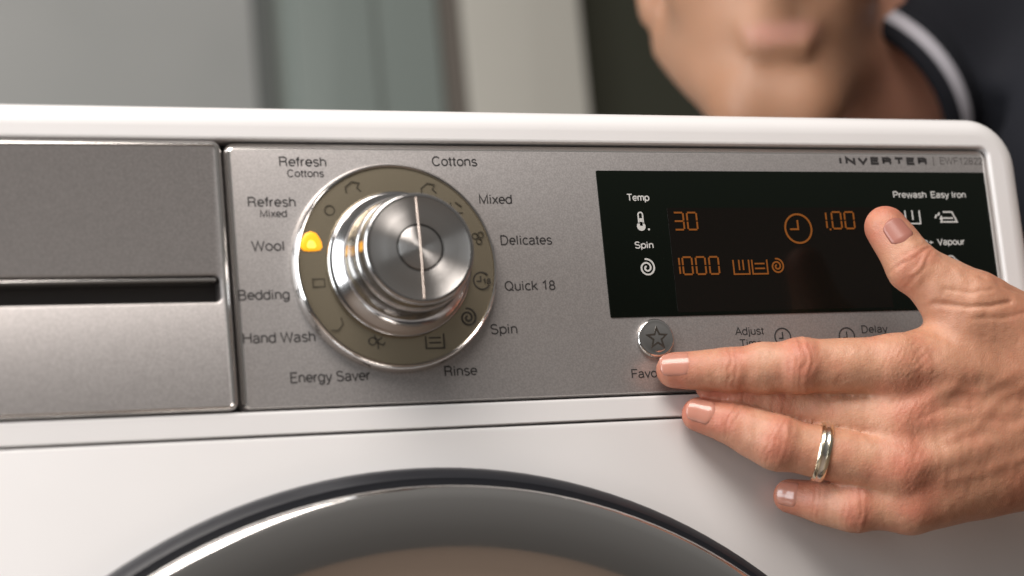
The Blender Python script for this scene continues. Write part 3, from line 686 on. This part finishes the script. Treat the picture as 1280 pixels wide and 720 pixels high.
# rest of the figure: head, neck, upper arm (coarser)
CHIN = A_(411, 93, -300)
U = A_(.06, .98, .10); U /= np.linalg.norm(U)                  # head up
Fw = A_(-.36, -.12, .92); Fw -= U*(Fw @ U); Fw /= np.linalg.norm(Fw)   # face direction
Sd = np.cross(U, Fw)
HR = np.stack([Sd, U, Fw], 1).astype(np.float32)
HC0 = CHIN+U*128-Fw*70+A_(6, 0, 0)
def hp(s_, u_, f_): return HC0+Sd*s_+U*u_+Fw*f_
NB = A_(571, 178, -410); SHL = A_(690, 170, -400); SHR = A_(620, 235, -640); HIP = A_(700, -10, -800)
def body_sdf(P):
    P = P.astype(np.float32, copy=False)
    d = ell(P, hp(0, 40, -12), (77, 82, 98), HR)
    d = smin(d, ell(P, hp(0, -26, 20), (62, 80, 66), HR), 30)
    d = smin(d, cap(P, hp(-13, -107, 52), hp(13, -107, 52), 21, 21), 26)           # chin
    for sg in (-1, 1):
        d = smin(d, cap(P, hp(sg*20, -100, 46), hp(sg*57, -46, -18), 19, 17), 24)   # jaw
        d = smin(d, cap(P, hp(sg*40, -12, 58), hp(sg*52, -16, 38), 17, 17), 22)     # cheek
        d = smin(d, ell(P, hp(sg*76, -6, -12), (9, 31, 18), HR), 5)                 # ear
        d = np.maximum(d, -(np.linalg.norm(P-hp(sg*32, 10, 98).astype(np.float32), axis=1)-17)*.9+0)  # eye socket
        d = smin(d, np.linalg.norm(P-hp(sg*31, 10, 76).astype(np.float32), axis=1)-13, 3)
        d = smin(d, cap(P, hp(sg*14, 26, 84), hp(sg*46, 24, 68), 9, 8), 10)         # brow
    d = smin(d, cap(P, hp(0, 20, 86), hp(0, -28, 106), 9, 13), 9)                    # nose
    d = smin(d, cap(P, hp(-18, -58, 76), hp(18, -58, 76), 6, 6), 9)                  # lips
    d = smin(d, cap(P, hp(-15, -69, 76), hp(15, -69, 76), 6.5, 6.5), 7)
    d = smin(d, cap(P, hp(6, -40, -20), NB, 58, 66), 26)                             # neck
    d = smin(d, cap(P, NB, SHL, 60, 62), 40)
    d = smin(d, cap(P, NB, SHR, 60, 62), 40)
    d = smin(d, cap(P, NB*.6+SHL*.2+SHR*.2, HIP, 95, 120), 50)
    d = smin(d, cap(P, SHL, ELB, 58, 42), 30)
    d = smin(d, smin(cap(P, WR1, ELB+A_(6, 10, 6), 19, 36), cap(P, WR2, ELB+A_(-6, -12, -6), 19, 36), 18)+.6+np.clip((430-P[:, 0])*.5, 0, 60), 20)
    return d
BV, BF = nets(body_sdf, (310, -190, -960), (800, 345, 60), 7.5)
BV = settle(body_sdf, BV, 1)
bn = vnoise(BV, 30)-.5
BC = np.clip(A_(.40, .212, .127)+bn[:, None]*A_(.08, .06, .05), 0, 1)
isn = np.clip((BV[:, 0]-470)/60, 0, 1)[:, None]*(BV[:, 1] > 100)[:, None]; BC = BC+(A_(.60, .30, .21)-BC)*isn*.85  # redder neck, its colour also lightened to offset the head's shadow
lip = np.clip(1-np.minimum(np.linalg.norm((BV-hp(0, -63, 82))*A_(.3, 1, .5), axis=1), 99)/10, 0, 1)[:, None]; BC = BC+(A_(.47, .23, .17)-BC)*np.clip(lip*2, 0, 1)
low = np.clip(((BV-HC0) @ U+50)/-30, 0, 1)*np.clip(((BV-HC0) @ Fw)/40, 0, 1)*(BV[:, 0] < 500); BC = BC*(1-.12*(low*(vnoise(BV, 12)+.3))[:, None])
V = np.concatenate([HV, BV]); F = np.concatenate([HF, BF+len(HV)])
person = thing('person', (700, FLOOR, -760), 'person in a black shirt with white piping leaning behind the machine and pressing a key', 'person')
mt = mat('skin', (.56, .32, .22), .46, 0, .45); nt, b, N, L = nodes(mt)
at = N('ShaderNodeAttribute'); at.attribute_name = 'skin_tone'; L(at.outputs['Color'], b.inputs['Base Color'])
b.inputs['Subsurface Weight'].default_value = .22; b.inputs['Subsurface Radius'].default_value = (1.0, .38, .2); b.inputs['Subsurface Scale'].default_value = .0035
vo = N('ShaderNodeTexVoronoi'); vo.inputs['Scale'].default_value = 900; vo.feature = 'DISTANCE_TO_EDGE'
tc = N('ShaderNodeTexCoord'); L(tc.outputs['Object'], vo.inputs['Vector'])
ad = N('ShaderNodeMath'); ad.operation = 'ADD'; L(ramp(nt, vo.outputs['Distance'], 0, .25), ad.inputs[0]); L(noise(nt, 500, 3, .6), ad.inputs[1])
bump(nt, b, ad.outputs[0], .24, .0003)
mr = N('ShaderNodeMapRange'); mr.inputs[3].default_value = .36; mr.inputs[4].default_value = .56
L(noise(nt, 120, 3, .6), mr.inputs[0]); L(mr.outputs[0], b.inputs['Roughness'])
M['skin'] = mt
def tinted(name, V, F, C, m_, parent):
    me = bpy.data.meshes.new(name); ow = origin_of(parent)
    vw = np.stack([V[:, 0]*S-ow[0], -V[:, 2]*S-ow[1], V[:, 1]*S-ow[2]], 1)
    me.from_pydata(vw.tolist(), [], F.tolist()); me.materials.append(m_)
    ca = me.color_attributes.new('skin_tone', 'FLOAT_COLOR', 'POINT')
    ca.data.foreach_set('color', np.concatenate([C, np.ones((len(C), 1))], 1).astype(np.float32).ravel())
    me.shade_smooth()
    bm = bmesh.new(); bm.from_mesh(me); bmesh.ops.recalc_face_normals(bm, faces=bm.faces); bm.to_mesh(me); bm.free()
    o = bpy.data.objects.new(name, me); link(o, parent); return o
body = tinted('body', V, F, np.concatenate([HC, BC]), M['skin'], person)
# nails
mt = mat('nail', (.53, .235, .17), .24, 0, .5, coat=.4); nt, b, N, L = nodes(mt)
b.inputs['Subsurface Weight'].default_value = .2; b.inputs['Subsurface Radius'].default_value = (1, .4, .25); b.inputs['Subsurface Scale'].default_value = .002
M['nail'] = mt
M['nail_thumb'] = mat('nail_dark', (.36, .145, .11), .32, 0, .4)  # thumb nail, darker than the other nails
def nail(nm, ln, halfdeg, lift, back_off, m_=None, roll=0.):
    j, r = FING[nm]; t = j[0]-j[1]; t /= np.linalg.norm(t)
    dn = DORS[nm]-t*(DORS[nm] @ t); dn /= np.linalg.norm(dn); sd = np.cross(t, dn)
    dn, sd = dn*math.cos(roll)+sd*math.sin(roll), sd*math.cos(roll)-dn*math.sin(roll)
    V = []; F = []; nu, nv = 15, 13
    for iv in range(nv):
        v = iv/(nv-1)
        for iu in range(nu):
            u = iu/(nu-1)*2-1
            # rounded outline
            s_ = -back_off+ln*(v-.5)*1.0
            edge = math.sqrt(max(0, 1-abs(2*v-1)**4.5))
            a = math.radians(halfdeg)*u*(.62+.38*edge)
            ss = s_+(1-abs(u)**2.2)*(.9 if v > .5 else -1.4)*abs(2*v-1)**2
            lng = np.linalg.norm(j[0]-j[1]); rr = r[0]+(r[1]-r[0])*np.clip(-ss/lng, 0, 1)
            drop = .9*max(0, ss/6)**2
            sink = .75*max(0, (.16-v)/.16)+.35*max(0, (abs(u)-.85)/.15)
            V.append(j[0]+t*ss+(dn*math.cos(a)+sd*math.sin(a))*(rr+lift-sink-drop))
    for iv in range(nv-1):
        for iu in range(nu-1):
            a = iv*nu+iu; F.append((a, a+1, a+nu+1, a+nu))
    o = mesh('fingernail', V, F, m_ or M['nail'], person, angle=180)
    md = o.modifiers.new('thickness', 'SOLIDIFY'); md.thickness = .0005; md.offset = -1
    return o
nail('index', 12.5, 46, .25, 1.0, roll=0.)
nail('ring', 11.0, 46, .25, 1.0)
nail('pinky', 9.0, 46, .25, .8)
nail('thumb', 10.5, 34, .25, 6.6, M['nail_thumb'])
# wedding band round the ring finger
j, r = FING['ring']; c = j[2]*.64+j[3]*.36; t = j[3]-j[2]; t /= np.linalg.norm(t)
up = np.array([0, 0, 1.])-t*t[2]; up /= np.linalg.norm(up); sd = np.cross(t, up)
prof = [(-2.5, -.6), (-2.5, .3), (-2.0, .7), (-1.1, .9), (-.8, .75), (.8, .75), (1.1, .9), (2.0, .7), (2.5, .3), (2.5, -.6)]
loops = []
for q, h in prof: loops.append([c+t*q+(up*math.cos(a)+sd*math.sin(a))*(11.9+h) for a in np.linspace(0, 2*math.pi, 64, endpoint=False)])
V, F = loops_mesh(loops+[loops[0]], False, False)
n = 64; midx = [1 if 4 <= i//n <= 4 else 0 for i in range(n*len(prof))]
rb = mesh('wedding_band', V, F, [M['gold'], M['gold_white']], person, midx=midx)
# shirt and trousers
mt = mat('black_cotton', (.010, .011, .016), .85, 0, .3); nt, b, N, L = nodes(mt)
bump(nt, b, noise(nt, 700, 2, .5), .3, .0005); M['shirt'] = mt; M['collar'] = mt.copy(); M['collar'].name = 'striped_collar'
def shirt_stripe(c, axis):
    nt, b, N, L = nodes(M['collar']); cw = W3(c); aw = W3(axis).normalized()
    g = N('ShaderNodeNewGeometry'); sb = N('ShaderNodeVectorMath'); sb.operation = 'SUBTRACT'; L(g.outputs['Position'], sb.inputs[0]); sb.inputs[1].default_value = cw
    dt = N('ShaderNodeVectorMath'); dt.operation = 'DOT_PRODUCT'; L(sb.outputs[0], dt.inputs[0]); dt.inputs[1].default_value = aw
    cm = N('ShaderNodeMath'); cm.operation = 'COMPARE'; cm.inputs[1].default_value = .0205; cm.inputs[2].default_value = .0044
    def mth(op, a, b_=None):
        n = N('ShaderNodeMath'); n.operation = op
        for k, v in enumerate((a, b_)):
            if v is None: continue
            if isinstance(v, float): n.inputs[k].default_value = v
            else: L(v, n.inputs[k])
        return n.outputs[0]
    l0 = N('ShaderNodeVectorMath'); l0.operation = 'LENGTH'; L(sb.outputs[0], l0.inputs[0]); q2 = mth('MULTIPLY', dt.outputs['Value'], dt.outputs['Value'])
    rho = mth('SUBTRACT', mth('SQRT', mth('SUBTRACT', mth('MULTIPLY', l0.outputs['Value'], l0.outputs['Value']), q2)), .074)
    L(mth('ADD', mth('SQRT', mth('ADD', mth('MULTIPLY', rho, rho), q2)), mth('LESS_THAN', dt.outputs['Value'], .0)), cm.inputs[0])
    ln = N('ShaderNodeVectorMath'); ln.operation = 'LENGTH'; L(sb.outputs[0], ln.inputs[0])
    ls = N('ShaderNodeMath'); ls.operation = 'LESS_THAN'; L(ln.outputs['Value'], ls.inputs[0]); ls.inputs[1].default_value = .15
    mu = N('ShaderNodeMath'); mu.operation = 'MULTIPLY'; L(cm.outputs[0], mu.inputs[0]); L(ls.outputs[0], mu.inputs[1])
    L(mixc(nt, mu.outputs[0], (.010, .011, .016), (.52, .51, .56)), b.inputs['Base Color'])
M['trousers'] = mat('dark_trousers', (.03, .033, .045), .85)
NA = A_(-.72, -.60, .30); NA /= np.linalg.norm(NA)                    # neck axis, out of the collar
CC = A_(571, 178, -410)+NA*40
shirt_stripe(CC, NA)
def shirt_sdf(P):
    P = P.astype(np.float32, copy=False)
    d = cap(P, NB, SHL, 72, 80)
    d = smin(d, cap(P, NB, SHR, 72, 78), 40)
    d = smin(d, cap(P, NB*.6+SHL*.2+SHR*.2, HIP, 112, 138), 50)
    d = smin(d, cap(P, SHL, SHL*.2+ELB*.8, 76, 62), 30)
    d = d+(vnoise(P.astype(float), 45)-.5).astype(np.float32)*9
    d = smin(d, cap(P, NB, CC+NA*25, 76, 76), 25)
    q = (P-CC.astype(np.float32)) @ NA.astype(np.float32)                      # cut at the neckline
    near_n = np.linalg.norm(P-CC.astype(np.float32), axis=1) < 108
    return np.where(near_n, np.maximum(d, q), d)
SV, SF = nets(shirt_sdf, (410, -230, -980), (880, 370, -180), 8)
ow = origin_of(person)
shirt = mesh('shirt', SV, SF, M['shirt'], person, angle=180)
e1 = np.cross(NA, A_(0, 0, 1)); e1 /= np.linalg.norm(e1); e2 = np.cross(NA, e1)
def torus(c, R1, R2, rr, squash=1.):
    loops = []
    for k in range(14):
        a = 2*math.pi*k/14
        loops.append([c+NA*(rr*squash*math.sin(a))+(e1*R1*math.cos(p_)+e2*R2*math.sin(p_))*(1+rr*math.cos(a)/R1) for p_ in np.linspace(0, 2*math.pi, 72, endpoint=False)])
    return loops_mesh(loops+[loops[0]], False, False)
mesh('collar', *torus(CC+NA*9, 75, 75, 9, 2.6), M['collar'], shirt, angle=180)
def trousers_sdf(P):
    P = P.astype(np.float32, copy=False); d = ell(P, HIP+A_(0, -20, 0), (150, 120, 130))
    for dx, dz in ((-80, 30), (95, -40)):
        k = HIP+A_(dx*1.05, -400, dz+40); f = A_(HIP[0]+dx*1.1, FLOOR+70, HIP[2]+dz)
        d = smin(d, cap(P, HIP+A_(dx, -60, dz), k, 92, 68), 30); d = smin(d, cap(P, k, f, 66, 56), 20)
    return d
TV, TF = nets(trousers_sdf, (500, FLOOR-10, -1010), (920, 130, -590), 14)
mesh('trousers', TV, TF, M['trousers'], person, angle=180)
def shoe(cx, cz):
    ls = []
    for y, g in ((0, .95), (12, 1.0), (30, .96), (55, .8), (72, .55)):
        ls.append([(cx+48*g*math.cos(a)*(.85 if math.sin(a) > 0 else .75), FLOOR+y, cz+40+(150 if math.sin(a) > 0 else 110)*math.sin(a)*g*(1 if y < 50 else .7)) for a in np.linspace(0, 2*math.pi, 28, endpoint=False)])
    mesh('shoe', *loops_mesh(ls), M['rubber'], person)
for dx, dz in ((-80, 30), (95, -40)): shoe(HIP[0]+dx*1.1, HIP[2]+dz)
# hair
def hair_sdf(P):
    P = P.astype(np.float32, copy=False)
    d = ell(P, hp(0, 46, -16), (83, 86, 104), HR)
    q = (P-hp(0, 40, 40).astype(np.float32)) @ (Fw*.8-U*.62).astype(np.float32)
    return np.maximum(d+(vnoise(P.astype(float), 9)-.5).astype(np.float32)*5, q)
AV, AF = nets(hair_sdf, (300, 110, -520), (540, 360, -210), 5)
M['hair'] = mat('brown_hair', (.05, .03, .018), .5)
mesh('hair', AV, AF, M['hair'], person, angle=180)
